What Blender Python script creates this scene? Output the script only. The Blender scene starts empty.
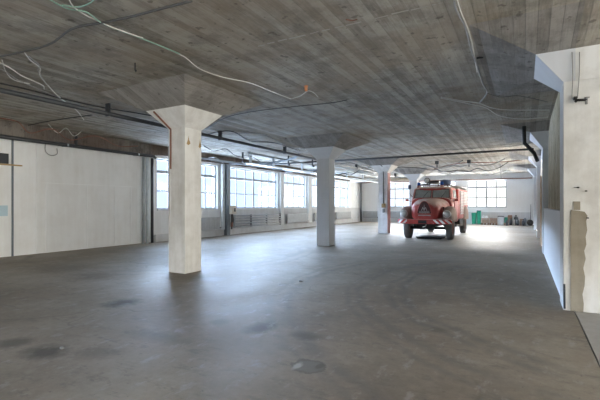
import bpy, bmesh, math, random
from mathutils import Vector, Matrix
random.seed(7)
S = bpy.context.scene
COL = S.collection
PI = math.pi
# ---------------------------------------------------------------- camera
YAW = math.atan(225 / 400)
cam = bpy.data.cameras.new('camera')
cam.sensor_width = 36; cam.lens = 24; cam.shift_y = 5 / 600; cam.clip_end = 300
co = bpy.data.objects.new('camera', cam); COL.objects.link(co)
co.location = (0, 0, 1.5); co.rotation_euler = (PI / 2, 0, YAW)
S.camera = co
# ---------------------------------------------------------------- world: an overcast bright sky, cooler to the west, warmer to the east
W = bpy.data.worlds.new('world'); S.world = W; W.use_nodes = True
nt = W.node_tree; nt.nodes.clear()
out = nt.nodes.new('ShaderNodeOutputWorld'); bg = nt.nodes.new('ShaderNodeBackground')
tc = nt.nodes.new('ShaderNodeTexCoord'); sp = nt.nodes.new('ShaderNodeSeparateXYZ')
rx = nt.nodes.new('ShaderNodeValToRGB'); mx = nt.nodes.new('ShaderNodeMath'); mx.operation = 'MULTIPLY_ADD'
mx.inputs[1].default_value = .5; mx.inputs[2].default_value = .5
nt.links.new(tc.outputs['Generated'], sp.inputs[0]); nt.links.new(sp.outputs[0], mx.inputs[0])
ry = nt.nodes.new('ShaderNodeValToRGB'); my = nt.nodes.new('ShaderNodeMath'); my.operation = 'MULTIPLY_ADD'
my.inputs[1].default_value = .5; my.inputs[2].default_value = .5       # duller cloud to the south
nt.links.new(sp.outputs[1], my.inputs[0]); nt.links.new(my.outputs[0], ry.inputs[0])
ry.color_ramp.elements[0].position = .12; ry.color_ramp.elements[0].color = (.10, .10, .10, 1)
ry.color_ramp.elements[1].position = .30; ry.color_ramp.elements[1].color = (1, 1, 1, 1)
nt.links.new(mx.outputs[0], rx.inputs[0])
rx.color_ramp.elements[0].position = .25; rx.color_ramp.elements[0].color = (.48, .61, .82, 1)
rx.color_ramp.elements[1].position = .54; rx.color_ramp.elements[1].color = (.98, .89, .77, 1)
# by elevation: sunlit ground below, a hazy low band at the horizon, bright cloud above it
rz = nt.nodes.new('ShaderNodeValToRGB'); mz = nt.nodes.new('ShaderNodeMath'); mz.operation = 'MULTIPLY_ADD'
mz.inputs[1].default_value = .5; mz.inputs[2].default_value = .5
nt.links.new(sp.outputs[2], mz.inputs[0]); nt.links.new(mz.outputs[0], rz.inputs[0])
EAST = .11
SKY = [(.475, .20), (.487, .0098), (.578, .0098), (.582, 2.4), (.590, 2.0), (.597, .30), (.632, .18), (1.0, .075)]
while len(rz.color_ramp.elements) < len(SKY): rz.color_ramp.elements.new(.5)
for e_, (p_, c_) in zip(rz.color_ramp.elements, SKY): e_.position = p_; e_.color = (c_, c_, c_, 1)
mm_ = nt.nodes.new('ShaderNodeMix'); mm_.data_type = 'RGBA'; mm_.blend_type = 'MULTIPLY'; mm_.inputs[0].default_value = 1
m2_ = nt.nodes.new('ShaderNodeMix'); m2_.data_type = 'RGBA'; m2_.blend_type = 'MULTIPLY'; m2_.inputs[0].default_value = 1
nt.links.new(rx.outputs[0], m2_.inputs[6]); nt.links.new(ry.outputs[0], m2_.inputs[7])
# the east is open bright sky right down to the horizon
re_ = nt.nodes.new('ShaderNodeMapRange'); re_.inputs['From Min'].default_value = .1; re_.inputs['From Max'].default_value = .3; re_.clamp = True
nt.links.new(sp.outputs[0], re_.inputs['Value'])
m3_ = nt.nodes.new('ShaderNodeMix'); m3_.data_type = 'RGBA'; nt.links.new(re_.outputs[0], m3_.inputs[0])
nt.links.new(rz.outputs[0], m3_.inputs[6]); m3_.inputs[7].default_value = (EAST, EAST, EAST, 1)
nt.links.new(m2_.outputs[2], mm_.inputs[6]); nt.links.new(m3_.outputs[2], mm_.inputs[7])
nt.links.new(mm_.outputs[2], bg.inputs[0]); nt.links.new(bg.outputs[0], out.inputs[0])
bg.inputs[1].default_value = 225.0
# ---------------------------------------------------------------- exposure
vs = S.view_settings
vs.view_transform = 'Standard'; vs.look = 'None'; vs.gamma = 1; vs.use_curve_mapping = False
vs.exposure = 0.0
S.cycles.max_bounces = 12; S.cycles.diffuse_bounces = 8; S.cycles.glossy_bounces = 3
S.cycles.transparent_max_bounces = 12; S.cycles.use_denoising = True
S.cycles.sample_clamp_indirect = 6
def portal(name, loc, rot, w, h):        # sky portals: they add no light, they only aim the sky sampling at the openings
    l = bpy.data.lights.new(name, 'AREA'); l.shape = 'RECTANGLE'; l.size = w; l.size_y = h
    l.cycles.is_portal = True
    o = bpy.data.objects.new(name, l); COL.objects.link(o); o.location = loc; o.rotation_euler = rot
# openings (y0, y1) in the left wall, (x0, x1) in the back wall
WL, BK = -13.1, 34.4
ZS, ZT = 1.32, 3.42
LEFT_W = [(-6.4, -1.6), (11.37, 15.07), (15.95, 20.5), (21.15, 24.1), (24.85, 27.9), (28.65, 31.85)]
BACK_W = [(-11.3, -8.45), (-7.7, -4.85), (-4.03, -1.23)]
RIGHT_X = 9.0
RIGHT_W = [(-7.2, -2.6), (-2.2, 2.2), (2.6, 6.2)]  # unseen side windows, glazed more fully to brighten the interior
ADDED_W = [(18.6, 20.8), (23.0, 26.0), (29.6, 32.6)]  # unseen right-wall windows, added to light the columns and deep floor
YZ0 = 1.32
REAR_Y = -8.0
REAR_W = [(-12.5, -7.6), (-7.2, -2.4), (-2.0, 3.0), (3.4, 8.4)]  # unseen windows behind the camera, enlarged to bring in more light
RZ0, RZ1 = 0.5, 3.55
for a, b in LEFT_W: portal('sky_portal', (WL - .3, (a + b) / 2, (ZS + ZT) / 2), (PI / 2, 0, -PI / 2), b - a, ZT - ZS)
for a, b in BACK_W: portal('sky_portal', ((a + b) / 2, BK + .3, (ZS + ZT) / 2), (PI / 2, 0, PI), b - a, ZT - ZS)
for a, b in RIGHT_W: portal('sky_portal', (RIGHT_X + .3, (a + b) / 2, (RZ0 + RZ1) / 2), (PI / 2, 0, PI / 2), b - a, RZ1 - RZ0)
for a, b in ADDED_W: portal('sky_portal', (1.2, (a + b) / 2, (YZ0 + ZT) / 2), (PI / 2, 0, PI / 2), b - a, ZT - YZ0)
for a, b in REAR_W: portal('sky_portal', ((a + b) / 2, REAR_Y - .3, (RZ0 + RZ1) / 2), (PI / 2, 0, 0), b - a, RZ1 - RZ0)

# ================================================================ helpers
CY, SY = math.cos(YAW), math.sin(YAW)
def pt(u, v, z):
    """world point at height z that the photo shows at (u, v)"""
    d = 400 * (z - 1.5) / (205 - v); s = (u - 300) / 400 * d
    return Vector((-d * SY + s * CY, d * CY + s * SY, z))
def onX(u, v, X):
    k = (u - 300) / 400; d = X / (-SY + k * CY)
    return Vector((X, d * (CY + k * SY), 1.5 + (205 - v) / 400 * d))
def onY(u, v, Y):
    k = (u - 300) / 400; d = Y / (CY + k * SY)
    return Vector((d * (-SY + k * CY), Y, 1.5 + (205 - v) / 400 * d))

class MB:
    def __init__(s): s.v = []; s.f = []; s.smooth = []
    def add(s, vs, fs, sm=False):
        n = len(s.v); s.v += [tuple(p) for p in vs]
        for f in fs: s.f.append([i + n for i in f]); s.smooth.append(sm)
        return s
    def box(s, x0, x1, y0, y1, z0, z1):
        v = [(x, y, z) for x in (x0, x1) for y in (y0, y1) for z in (z0, z1)]
        return s.add(v, [(0, 1, 3, 2), (4, 6, 7, 5), (0, 4, 5, 1), (2, 3, 7, 6), (0, 2, 6, 4), (1, 5, 7, 3)])
    def frustum(s, r0, z0, r1, z1):      # rect (x0,x1,y0,y1) at z0 to rect at z1
        v = []
        for r, z in ((r0, z0), (r1, z1)):
            v += [(r[0], r[2], z), (r[1], r[2], z), (r[1], r[3], z), (r[0], r[3], z)]
        return s.add(v, [(3, 2, 1, 0), (4, 5, 6, 7)] + [(i, (i + 1) % 4, (i + 1) % 4 + 4, i + 4) for i in range(4)])
    def tube(s, pts, r, n=8, caps=True, ends=None):
        pts = [Vector(p) for p in pts]; k = len(pts); rings = []
        up = Vector((0, 0, 1)); prev = None
        for i, p in enumerate(pts):
            t = (pts[min(i + 1, k - 1)] - pts[max(i - 1, 0)])
            t = t.normalized() if t.length > 1e-9 else Vector((0, 0, 1))
            if prev is None:
                a = up if abs(t.z) < .9 else Vector((1, 0, 0)); x = t.cross(a).normalized()
            else:
                x = (prev - t * prev.dot(t)); x = x.normalized() if x.length > 1e-6 else t.orthogonal().normalized()
            prev = x; y = t.cross(x); rr = r[i] if isinstance(r, (list, tuple)) else r
            rings.append([p + (x * math.cos(2 * PI * j / n) + y * math.sin(2 * PI * j / n)) * rr for j in range(n)])
        v = [q for g in rings for q in g]
        f = [(i * n + j, i * n + (j + 1) % n, (i + 1) * n + (j + 1) % n, (i + 1) * n + j) for i in range(k - 1) for j in range(n)]
        s.add(v, f, True)
        if caps: s.add(rings[0], [list(range(n))[::-1]]); s.add(rings[-1], [list(range(n))])
        return s
    def lathe(s, prof, c, axis='z', n=24):
        c = Vector(c); v = []
        for r, h in prof:
            for j in range(n):
                a = 2 * PI * j / n; x, y = r * math.cos(a), r * math.sin(a)
                v.append(c + Vector({'z': (x, y, h), 'y': (x, h, y), 'x': (h, x, y)}[axis]))
        f = [(i * n + j, i * n + (j + 1) % n, (i + 1) * n + (j + 1) % n, (i + 1) * n + j) for i in range(len(prof) - 1) for j in range(n)]
        if axis == 'y': f = [q[::-1] for q in f]
        return s.add(v, f, True)
    def loft(s, secs, n=28, caps=True):
        """secs: (y, cx, halfwidth, z0, z1, exponent_top, exponent_bottom)"""
        v = []
        for y, cx, w, z0, z1, et, eb in secs:
            cz = z0 + (z1 - z0) * .45
            for j in range(n):
                a = 2 * PI * j / n; ca, sa = math.cos(a), math.sin(a)
                e = et if sa >= 0 else eb
                x = math.copysign(abs(ca) ** (2 / e), ca) * w
                z = math.copysign(abs(sa) ** (2 / e), sa) * ((z1 - cz) if sa >= 0 else (cz - z0))
                v.append((cx + x, y, cz + z))
        k = len(secs)
        f = [(i * n + (j + 1) % n, i * n + j, (i + 1) * n + j, (i + 1) * n + (j + 1) % n)[::-1] for i in range(k - 1) for j in range(n)]
        s.add(v, f, True)
        if caps: s.add(v[:n], [list(range(n))]); s.add(v[-n:], [list(range(n))[::-1]])
        return s
    def prism(s, poly, a0, a1, axis='y'):
        n = len(poly); v = []
        for a in (a0, a1):
            for p, q in poly: v.append({'y': (p, a, q), 'x': (a, p, q), 'z': (p, q, a)}[axis])
        return s.add(v, [list(range(n))[::-1], list(range(n, 2 * n))] + [(i, (i + 1) % n, (i + 1) % n + n, i + n) for i in range(n)])
    def ellipsoid(s, c, r, n=20, m=12, cut=None, e=2.0):
        v = []; c = Vector(c)
        def pw(x): return math.copysign(abs(x) ** (2 / e), x)
        for i in range(m + 1):
            ph = -PI / 2 + PI * i / m
            if cut is not None: ph = max(ph, cut)
            for j in range(n):
                a = 2 * PI * j / n
                v.append(c + Vector((r[0] * pw(math.cos(ph)) * pw(math.cos(a)), r[1] * pw(math.cos(ph)) * pw(math.sin(a)), r[2] * pw(math.sin(ph)))))
        return s.add(v, [(i * n + j, i * n + (j + 1) % n, (i + 1) * n + (j + 1) % n, (i + 1) * n + j) for i in range(m) for j in range(n)], True)
    def build(s, name, mat, parent=None, bevel=0, loc=None, rotz=0):
        me = bpy.data.meshes.new(name); me.from_pydata(s.v, [], s.f)
        me.polygons.foreach_set('use_smooth', s.smooth); me.materials.append(mat)
        bm = bmesh.new(); bm.from_mesh(me); bmesh.ops.remove_doubles(bm, verts=bm.verts, dist=1e-5)
        bmesh.ops.recalc_face_normals(bm, faces=bm.faces); bm.to_mesh(me); bm.free()
        o = bpy.data.objects.new(name, me); COL.objects.link(o)
        if parent: o.parent = parent
        if loc is not None: o.location = loc
        o.rotation_euler.z = rotz
        if bevel:
            b = o.modifiers.new('bevel', 'BEVEL'); b.width = bevel; b.segments = 2; b.limit_method = 'ANGLE'
        return o
def tag(o, label=None, cat=None, group=None, kind=None):
    for k, v in (('label', label), ('category', cat), ('group', group), ('kind', kind)):
        if v: o[k] = v
    return o
def empty(name, loc, label, cat, group=None, kind=None, rotz=0):
    o = bpy.data.objects.new(name, None); COL.objects.link(o); o.location = loc; o.rotation_euler.z = rotz
    o.empty_display_size = .1
    return tag(o, label, cat, group, kind)
def struct(o): o['kind'] = 'structure'; return o
def copy_tree(o, parent=None):
    c = o.copy(); COL.objects.link(c)
    if parent: c.parent = parent
    for ch in list(o.children): copy_tree(ch, c)
    return c
def spline(pts, sub=6):
    pts = [Vector(p) for p in pts]
    P = [pts[0] * 2 - pts[1]] + pts + [pts[-1] * 2 - pts[-2]]; o = []
    for i in range(1, len(P) - 2):
        a, b, c, d = P[i - 1:i + 3]
        for j in range(sub):
            t = j / sub
            o.append(.5 * ((2 * b) + (c - a) * t + (2 * a - 5 * b + 4 * c - d) * t * t + (3 * b - a - 3 * c + d) * t ** 3))
    return o + [pts[-1]]

# ================================================================ materials
def nodes(name):
    m = bpy.data.materials.new(name); m.use_nodes = True
    t = m.node_tree; b = t.nodes['Principled BSDF']
    return m, t, b
def N(t, typ, **kw):
    n = t.nodes.new(typ)
    for k, v in kw.items(): setattr(n, k, v)
    return n
def L(t, a, b): t.links.new(a, b)
def mth(t, op, a, b=None, c=None):
    n = N(t, 'ShaderNodeMath', operation=op)
    for i, x in enumerate((a, b, c)):
        if x is None: continue
        if isinstance(x, (int, float)): n.inputs[i].default_value = x
        else: L(t, x, n.inputs[i])
    return n.outputs[0]
def noise(t, vec, scale, detail=5, rough=.6, sc=(1, 1, 1)):
    mp = N(t, 'ShaderNodeMapping'); mp.inputs['Scale'].default_value = sc; L(t, vec, mp.inputs[0])
    n = N(t, 'ShaderNodeTexNoise'); n.inputs['Scale'].default_value = scale
    n.inputs['Detail'].default_value = detail; n.inputs['Roughness'].default_value = rough
    L(t, mp.outputs[0], n.inputs['Vector']); return n.outputs[0]
def ramp(t, fac, stops):
    r = N(t, 'ShaderNodeValToRGB'); e = r.color_ramp.elements
    while len(e) < len(stops): e.new(.5)
    for q, (p, c) in zip(e, stops):
        q.position = p; q.color = (c, c, c, 1) if isinstance(c, (int, float)) else (*c, 1)
    L(t, fac, r.inputs[0]); return r.outputs[0]
def mix(t, fac, a, b, mode='MIX'):
    n = N(t, 'ShaderNodeMix', data_type='RGBA', blend_type=mode)
    for sock, x in ((n.inputs[0], fac), (n.inputs[6], a), (n.inputs[7], b)):
        if isinstance(x, (int, float)): sock.default_value = x
        elif isinstance(x, tuple): sock.default_value = (*x, 1)
        else: L(t, x, sock)
    return n.outputs[2]
def world_pos(t): return N(t, 'ShaderNodeNewGeometry').outputs['Position']
def bump(t, b, h, strength, dist=.02):
    n = N(t, 'ShaderNodeBump'); n.inputs['Strength'].default_value = strength; n.inputs['Distance'].default_value = dist
    L(t, h, n.inputs['Height']); L(t, n.outputs[0], b.inputs['Normal'])
def plain(name, col, rough=.6, metal=0, var=.15, scale=6, spec=.5):
    m, t, b = nodes(name); p = N(t, 'ShaderNodeTexCoord').outputs['Object']
    n = noise(t, p, scale, 6, .65)
    f = ramp(t, n, [(.3, 1 - var), (.7, 1 + var * .6)])
    L(t, mix(t, 1.0, col, f, 'MULTIPLY'), b.inputs['Base Color'])
    b.inputs['Roughness'].default_value = rough; b.inputs['Metallic'].default_value = metal
    b.inputs['Specular IOR Level'].default_value = spec
    return m
def board_concrete(name, c_lo, c_hi, bw=.14, axis=0, warm=(.30, .22, .16), warm_amt=.5, rough=.9):
    """board-marked concrete; boards lie side by side along `axis`"""
    m, t, b = nodes(name); p = world_pos(t); s = N(t, 'ShaderNodeSeparateXYZ'); L(t, p, s.inputs[0])
    x = mth(t, 'DIVIDE', s.outputs[axis], bw); cell = mth(t, 'FLOOR', x); fr = mth(t, 'FRACT', x)
    wn = N(t, 'ShaderNodeTexWhiteNoise', noise_dimensions='1D'); L(t, cell, wn.inputs['W'])
    sc = (1, 1, 1)
    grain = noise(t, p, 5, 8, .7, (6, .5, 1) if axis == 0 else (.5, 6, .5))
    blot = noise(t, p, .55, 5, .6); blot2 = noise(t, p, 2.3, 6, .65); fine = noise(t, p, 14, 8, .75)
    v = mth(t, 'ADD', mth(t, 'MULTIPLY', wn.outputs[0], .30), mth(t, 'MULTIPLY', grain, .75))
    v = mth(t, 'ADD', v, mth(t, 'MULTIPLY', blot2, .55)); v = mth(t, 'ADD', v, mth(t, 'MULTIPLY', fine, .3))
    col = mix(t, ramp(t, mth(t, 'MULTIPLY', v, .56), [(.40, 0), (.60, 1)]), c_lo, c_hi)
    col = mix(t, mth(t, 'MULTIPLY', ramp(t, blot, [(.42, 0), (.58, 1)]), warm_amt), col, warm)
    worn = ramp(t, noise(t, p, 1.3, 7, .7), [(.40, 1), (.50, 0)])
    col = mix(t, mth(t, 'MULTIPLY', worn, .38), col, tuple(c * .55 for c in c_lo))
    seam = ramp(t, fr, [(0, 0), (.07, 1)])
    col = mix(t, mth(t, 'MULTIPLY', mth(t, 'SUBTRACT', 1.0, seam), .28), col, (.06, .052, .045))
    spots = ramp(t, noise(t, p, 7, 3, .5), [(.64, 0), (.70, 1)])
    col = mix(t, mth(t, 'MULTIPLY', spots, .55), col, (.05, .04, .035))
    L(t, col, b.inputs['Base Color']); b.inputs['Roughness'].default_value = rough
    b.inputs['Specular IOR Level'].default_value = .25
    bump(t, b, mth(t, 'ADD', mth(t, 'MULTIPLY', seam, .6), mth(t, 'ADD', wn.outputs[0], fine)), .5, .012)
    return m
def white_paint(name, base, dirt, amt=.5, scale=1.2, rough=.75, streak=True):
    m, t, b = nodes(name); p = world_pos(t)
    n1 = noise(t, p, scale, 7, .65); n2 = noise(t, p, 9, 7, .7); n3 = noise(t, p, 2.2, 4, .6, (3, 3, .25))
    f = mth(t, 'MULTIPLY', ramp(t, mth(t, 'ADD', mth(t, 'MULTIPLY', n1, .6), mth(t, 'MULTIPLY', n3, .4)), [(.42, 0), (.68, 1)]), amt)
    col = mix(t, f, base, dirt)
    chip = ramp(t, n2, [(.70, 0), (.74, 1)])
    col = mix(t, mth(t, 'MULTIPLY', chip, .35), col, tuple(c * .6 for c in dirt))
    L(t, col, b.inputs['Base Color']); b.inputs['Roughness'].default_value = rough
    b.inputs['Specular IOR Level'].default_value = .3
    bump(t, b, n2, .25, .01)
    return m
M = {}
M['ceiling'] = board_concrete('board_marked_concrete', (.215, .205, .182), (.45, .435, .395), warm=(.31, .25, .185), warm_amt=.5)
M['haunch'] = board_concrete('grey_board_concrete', (.20, .192, .182), (.34, .328, .315), warm_amt=.1)
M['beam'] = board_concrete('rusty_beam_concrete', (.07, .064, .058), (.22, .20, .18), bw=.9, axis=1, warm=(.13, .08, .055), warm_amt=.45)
M['boards'] = board_concrete('beige_vertical_boards', (.36, .30, .205), (.56, .49, .36), bw=.17, axis=1, warm=(.40, .31, .18), warm_amt=.3)
M['wall'] = white_paint('white_wall_paint', (.82, .84, .85), (.68, .67, .65), .6)
M['wall_back'] = white_paint('back_wall_paint', (.82, .83, .84), (.70, .69, .67), .4)
M['panel'] = white_paint('grey_wall_patch', (.77, .785, .79), (.65, .645, .63), .6, 1.6)
M['low'] = white_paint('lower_wall_paint', (.62, .63, .64), (.46, .45, .43), .6, 1.5)
M['pier'] = white_paint('cream_pier_paint', (.80, .80, .785), (.50, .48, .44), .6, 3.2)
M['pier_cool'] = white_paint('pale_pier_paint', (.66, .68, .71), (.52, .53, .54), .35, 2.0)
M['bare'] = white_paint('bare_cement_patch', (.36, .325, .265), (.24, .215, .17), .8, 4.5, .9)
M['parapet'] = white_paint('pale_blue_parapet', (.84, .87, .90), (.74, .77, .80), .3, 1.0, .5)
M['steel_dark'] = plain('dark_painted_steel', (.05, .055, .062), .45, .3)
M['steel_blue'] = plain('blue_grey_steel', (.17, .20, .23), .45, .3)
M['galv'] = plain('galvanised_steel', (.50, .55, .60), .32, .85)
M['grey_pipe'] = plain('grey_pipe_paint', (.33, .36, .38), .4, .1)
M['light_pipe'] = plain('light_pipe_lagging', (.62, .68, .72), .45, 0)
M['black'] = plain('black_rubber', (.018, .018, .019), .6)
M['cable_w'] = plain('white_cable', (.62, .62, .60), .5)
M['cable_g'] = plain('grey_cable', (.25, .25, .245), .5)
M['cable_d'] = plain('dark_grey_cable', (.075, .073, .07), .6)
M['cable_t'] = plain('green_cable', (.22, .36, .30), .5)
M['cable_k'] = plain('black_cable', (.025, .025, .025), .5)
M['frame_w'] = plain('window_frame_grey', (.33, .36, .39), .5)
M['frame_l'] = plain('window_surround_white', (.66, .69, .72), .5)
M['radiator'] = plain('radiator_grey', (.42, .44, .46), .5, .1)
M['rust'] = plain('rust_red_conduit', (.22, .10, .07), .8)
M['pink'] = white_paint('pink_stained_paint', (.52, .30, .28), (.66, .50, .48), .7, 3)
M['brass'] = plain('brown_stain_fitting', (.40, .27, .12), .6)
M['salmon'] = plain('orange_plastic', (.62, .27, .13), .5)
M['wood'] = plain('light_wood', (.66, .52, .40), .6)
M['beige'] = plain('beige_plastic', (.62, .56, .47), .5)
M['paper'] = plain('pale_blue_paper', (.48, .64, .72), .7, 0, .05)
# glass: clear with a faint sheen
m, t, b = nodes('window_glass'); M['glass'] = m
t.nodes.remove(b); o_ = [n for n in t.nodes if n.type == 'OUTPUT_MATERIAL'][0]
tr = N(t, 'ShaderNodeBsdfTransparent'); tr.inputs[0].default_value = (.93, .95, .96, 1)
gl = N(t, 'ShaderNodeBsdfGlossy'); gl.inputs['Roughness'].default_value = .05
mxs = N(t, 'ShaderNodeMixShader'); mxs.inputs[0].default_value = .06
L(t, tr.outputs[0], mxs.inputs[1]); L(t, gl.outputs[0], mxs.inputs[2]); L(t, mxs.outputs[0], o_.inputs[0])

# ---- floor: worn concrete with tyre arcs, oil stains and a repair patch
m, t, b = nodes('worn_concrete_floor'); M['floor'] = m
p = world_pos(t); s = N(t, 'ShaderNodeSeparateXYZ'); L(t, p, s.inputs[0]); PX, PY = s.outputs[0], s.outputs[1]
big = noise(t, p, .33, 6, .6); med = noise(t, p, 1.6, 8, .65); fin = noise(t, p, 12, 8, .75)
trowel = noise(t, p, 1.1, 5, .6, (1, .35, 1))
v = mth(t, 'ADD', mth(t, 'MULTIPLY', big, .5), mth(t, 'MULTIPLY', med, .3)); v = mth(t, 'ADD', v, mth(t, 'MULTIPLY', fin, .2))
col = ramp(t, v, [(.40, (.142, .115, .086)), (.5, (.210, .178, .139)), (.60, (.290, .254, .206))])
brown = ramp(t, noise(t, p, .6, 6, .7), [(.5, 0), (.68, 1)])
col = mix(t, mth(t, 'MULTIPLY', brown, .45), col, (.225, .175, .135))
wob = mth(t, 'MULTIPLY', mth(t, 'SUBTRACT', noise(t, p, .8, 3, .5), .5), .5)
def arc(cx, cy, R, w, amt, ylo=None, yhi=None):
    global col
    dx = mth(t, 'SUBTRACT', PX, cx); dy = mth(t, 'SUBTRACT', PY, cy)
    r = mth(t, 'SQRT', mth(t, 'ADD', mth(t, 'MULTIPLY', dx, dx), mth(t, 'MULTIPLY', dy, dy)))
    r = mth(t, 'ADD', r, wob)
    e = mth(t, 'ABSOLUTE', mth(t, 'SUBTRACT', r, R))
    f = ramp(t, mth(t, 'DIVIDE', e, w), [(.15, 1), (1, 0)])
    brk = ramp(t, noise(t, p, 2.2, 6, .7), [(.35, .25), (.6, 1)])
    f = mth(t, 'MULTIPLY', f, brk)
    if ylo is not None: f = mth(t, 'MULTIPLY', f, mth(t, 'MULTIPLY', ramp(t, mth(t, 'SUBTRACT', PY, ylo), [(0, 0), (.6, 1)]), ramp(t, mth(t, 'SUBTRACT', yhi, PY), [(0, 0), (.6, 1)])))
    col = mix(t, mth(t, 'MULTIPLY', f, amt), col, (.10, .095, .092))
for cx, cy, R, w, a in ((2.0, 8.0, 4.0, .13, .62), (2.05, 8.05, 4.28, .10, .5), (2.0, 8.1, 4.75, .13, .5), (2.1, 8.0, 5.0, .09, .4), (2.0, 8.0, 5.85, .14, .45), (2.0, 8.1, 6.15, .1, .38), (2.3, 8.3, 3.4, .1, .35),
                        (-10, 9.5, 4.1, .14, .45), (-10, 9.4, 4.5, .1, .35), (-3.2, 9.6, 3.0, .10, .3), (-1.5, 12, 7.2, .12, .3), (-9.2, 11.0, 3.0, .2, .35)):
    arc(cx, cy, R, w, a, cy - R, cy + R * .75)
def stain(c, rx_, ry_, colr, amt, soft=.5, rough_=0):
    global col
    dx = mth(t, 'DIVIDE', mth(t, 'SUBTRACT', PX, c.x), rx_); dy = mth(t, 'DIVIDE', mth(t, 'SUBTRACT', PY, c.y), ry_)
    r = mth(t, 'SQRT', mth(t, 'ADD', mth(t, 'MULTIPLY', dx, dx), mth(t, 'MULTIPLY', dy, dy)))
    r = mth(t, 'ADD', r, mth(t, 'MULTIPLY', mth(t, 'SUBTRACT', noise(t, p, 7, 5, .7), .5), 1.3 * soft + .2 + rough_))
    f = ramp(t, r, [(1 - soft, 1), (1.0, 0)])
    col = mix(t, mth(t, 'MULTIPLY', f, amt), col, colr)
K_ = (.055, .043, .033)
for u, v_, a, b_, am in ((260, 328, .17, .25, .75), (305, 336, .22, .15, .45), (45, 352, .26, .2, .65), (122, 303, .25, .3, .75), (12, 343, .2, .2, .5),
                         (220, 322, .14, .14, .45), (98, 352, .25, .2, .3), (155, 336, .5, .2, .3), (190, 277, .5, .5, .35), (60, 268, 1.0, .7, .3), (95, 276, .7, .5, .35), (440, 330, .12, .12, .3)):
    stain(pt(u, v_, 0), a * 1.25, b_ * 1.25, K_, min(1, am * 1.3), .65)
stain(pt(214, 279, 0), .28, .3, (.32, .31, .30), .5, .75)
stain(pt(308, 366, 0), .185, .17, (.06, .052, .045), .6, .12, .7)
stain(pt(308, 366, 0), .165, .145, (.165, .148, .125), .85, .25, .7)
stain(pt(297, 366, 0), .045, .11, (.42, .40, .36), .7, .5, .8)
stain(pt(320, 366, 0), .045, .08, (.085, .07, .055), .7, .4)
vor = N(t, 'ShaderNodeTexVoronoi', feature='DISTANCE_TO_EDGE'); vor.inputs['Scale'].default_value = .55
nz = N(t, 'ShaderNodeTexNoise'); nz.inputs['Scale'].default_value = 1.3; L(t, p, nz.inputs['Vector'])
va = N(t, 'ShaderNodeVectorMath', operation='MULTIPLY_ADD'); va.inputs[1].default_value = (1.2, 1.2, 1.2)
L(t, nz.outputs['Color'], va.inputs[0]); L(t, p, va.inputs[2]); L(t, va.outputs[0], vor.inputs['Vector'])
crack = ramp(t, vor.outputs['Distance'], [(0, 1), (.016, 0)])
crk = mth(t, 'MULTIPLY', crack, ramp(t, noise(t, p, .5, 3, .5), [(.50, 0), (.60, 1)]))
col = mix(t, mth(t, 'MULTIPLY', crk, .35), col, (.07, .06, .05))
scuff = ramp(t, noise(t, p, 2.6, 8, .75, (1, 2.2, 1)), [(.36, 1), (.46, 0)])
col = mix(t, mth(t, 'MULTIPLY', scuff, .45), col, (.095, .085, .075))
lite = ramp(t, noise(t, p, 3.4, 7, .7, (1.6, .8, 1)), [(.56, 0), (.66, 1)])
col = mix(t, mth(t, 'MULTIPLY', lite, .4), col, (.36, .35, .335))
speck = ramp(t, noise(t, p, 20, 4, .6), [(.64, 0), (.70, 1)])
col = mix(t, mth(t, 'MULTIPLY', speck, .5), col, (.08, .07, .06))
L(t, col, b.inputs['Base Color'])
L(t, ramp(t, mth(t, 'ADD', mth(t, 'MULTIPLY', med, .6), mth(t, 'MULTIPLY', trowel, .4)), [(.35, .52), (.65, .70)]), b.inputs['Roughness'])
b.inputs['Specular IOR Level'].default_value = .4
bump(t, b, mth(t, 'ADD', mth(t, 'ADD', med, mth(t, 'MULTIPLY', fin, .4)), mth(t, 'MULTIPLY', crk, -1)), .35, .015)
M['floor2'] = white_paint('side_bay_floor', (.34, .325, .30), (.24, .225, .20), .6, 1.5, .7)

# ================================================================ structure
CEIL = 3.9
struct(MB().box(WL - .35, .60, REAR_Y - .3, BK + .35, -.2, 0).build('floor', M['floor']))
struct(MB().box(.615, RIGHT_X + .3, REAR_Y - .3, 7.4, -.2, 0).build('floor', M['floor2'])).name = 'floor_side_bay'
struct(MB().box(.60, .615, REAR_Y - .3, 6.82, -.2, -.012).build('trim_1', M['black']))
struct(MB().box(WL - .35, RIGHT_X + .3, REAR_Y - .3, BK + .35, CEIL, CEIL + .25).build('ceiling', M['ceiling']))

def wall_run(name, mat, axis, a0, a1, face, out_, openings, z0, z1, top=CEIL, bottom=0, parent=None):
    """a wall in the plane face with real window openings, its thickness going towards out_"""
    mb = MB()
    def bx(p, q, zz0, zz1):
        lo, hi = sorted((face, face + out_))
        if axis == 'y': mb.box(lo, hi, p, q, zz0, zz1)
        else: mb.box(p, q, lo, hi, zz0, zz1)
    c = a0
    for p, q in sorted(openings):
        bx(c, p, bottom, top); bx(p, q, bottom, z0); bx(p, q, z1, top); c = q
    bx(c, a1, bottom, top)
    return struct(mb.build(name, mat))
wall_run('wall_left', M['wall'], 'y', REAR_Y, BK, WL, -.35, LEFT_W, ZS, ZT)
wall_run('wall_back', M['wall_back'], 'x', WL - .35, 1.2, BK, .35, BACK_W, ZS, ZT)
wall_run('wall_rear', M['wall'], 'x', WL - .35, RIGHT_X + .3, REAR_Y, -.3, REAR_W, RZ0, RZ1)
wall_run('wall_east', M['wall'], 'y', REAR_Y, 7.4, RIGHT_X, .3, RIGHT_W, RZ0, RZ1)
# partition that faces the camera at the right
struct(MB().box(.91, RIGHT_X, 6.86, 7.2, 0, CEIL).build('wall_partition', M['pier']))

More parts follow.
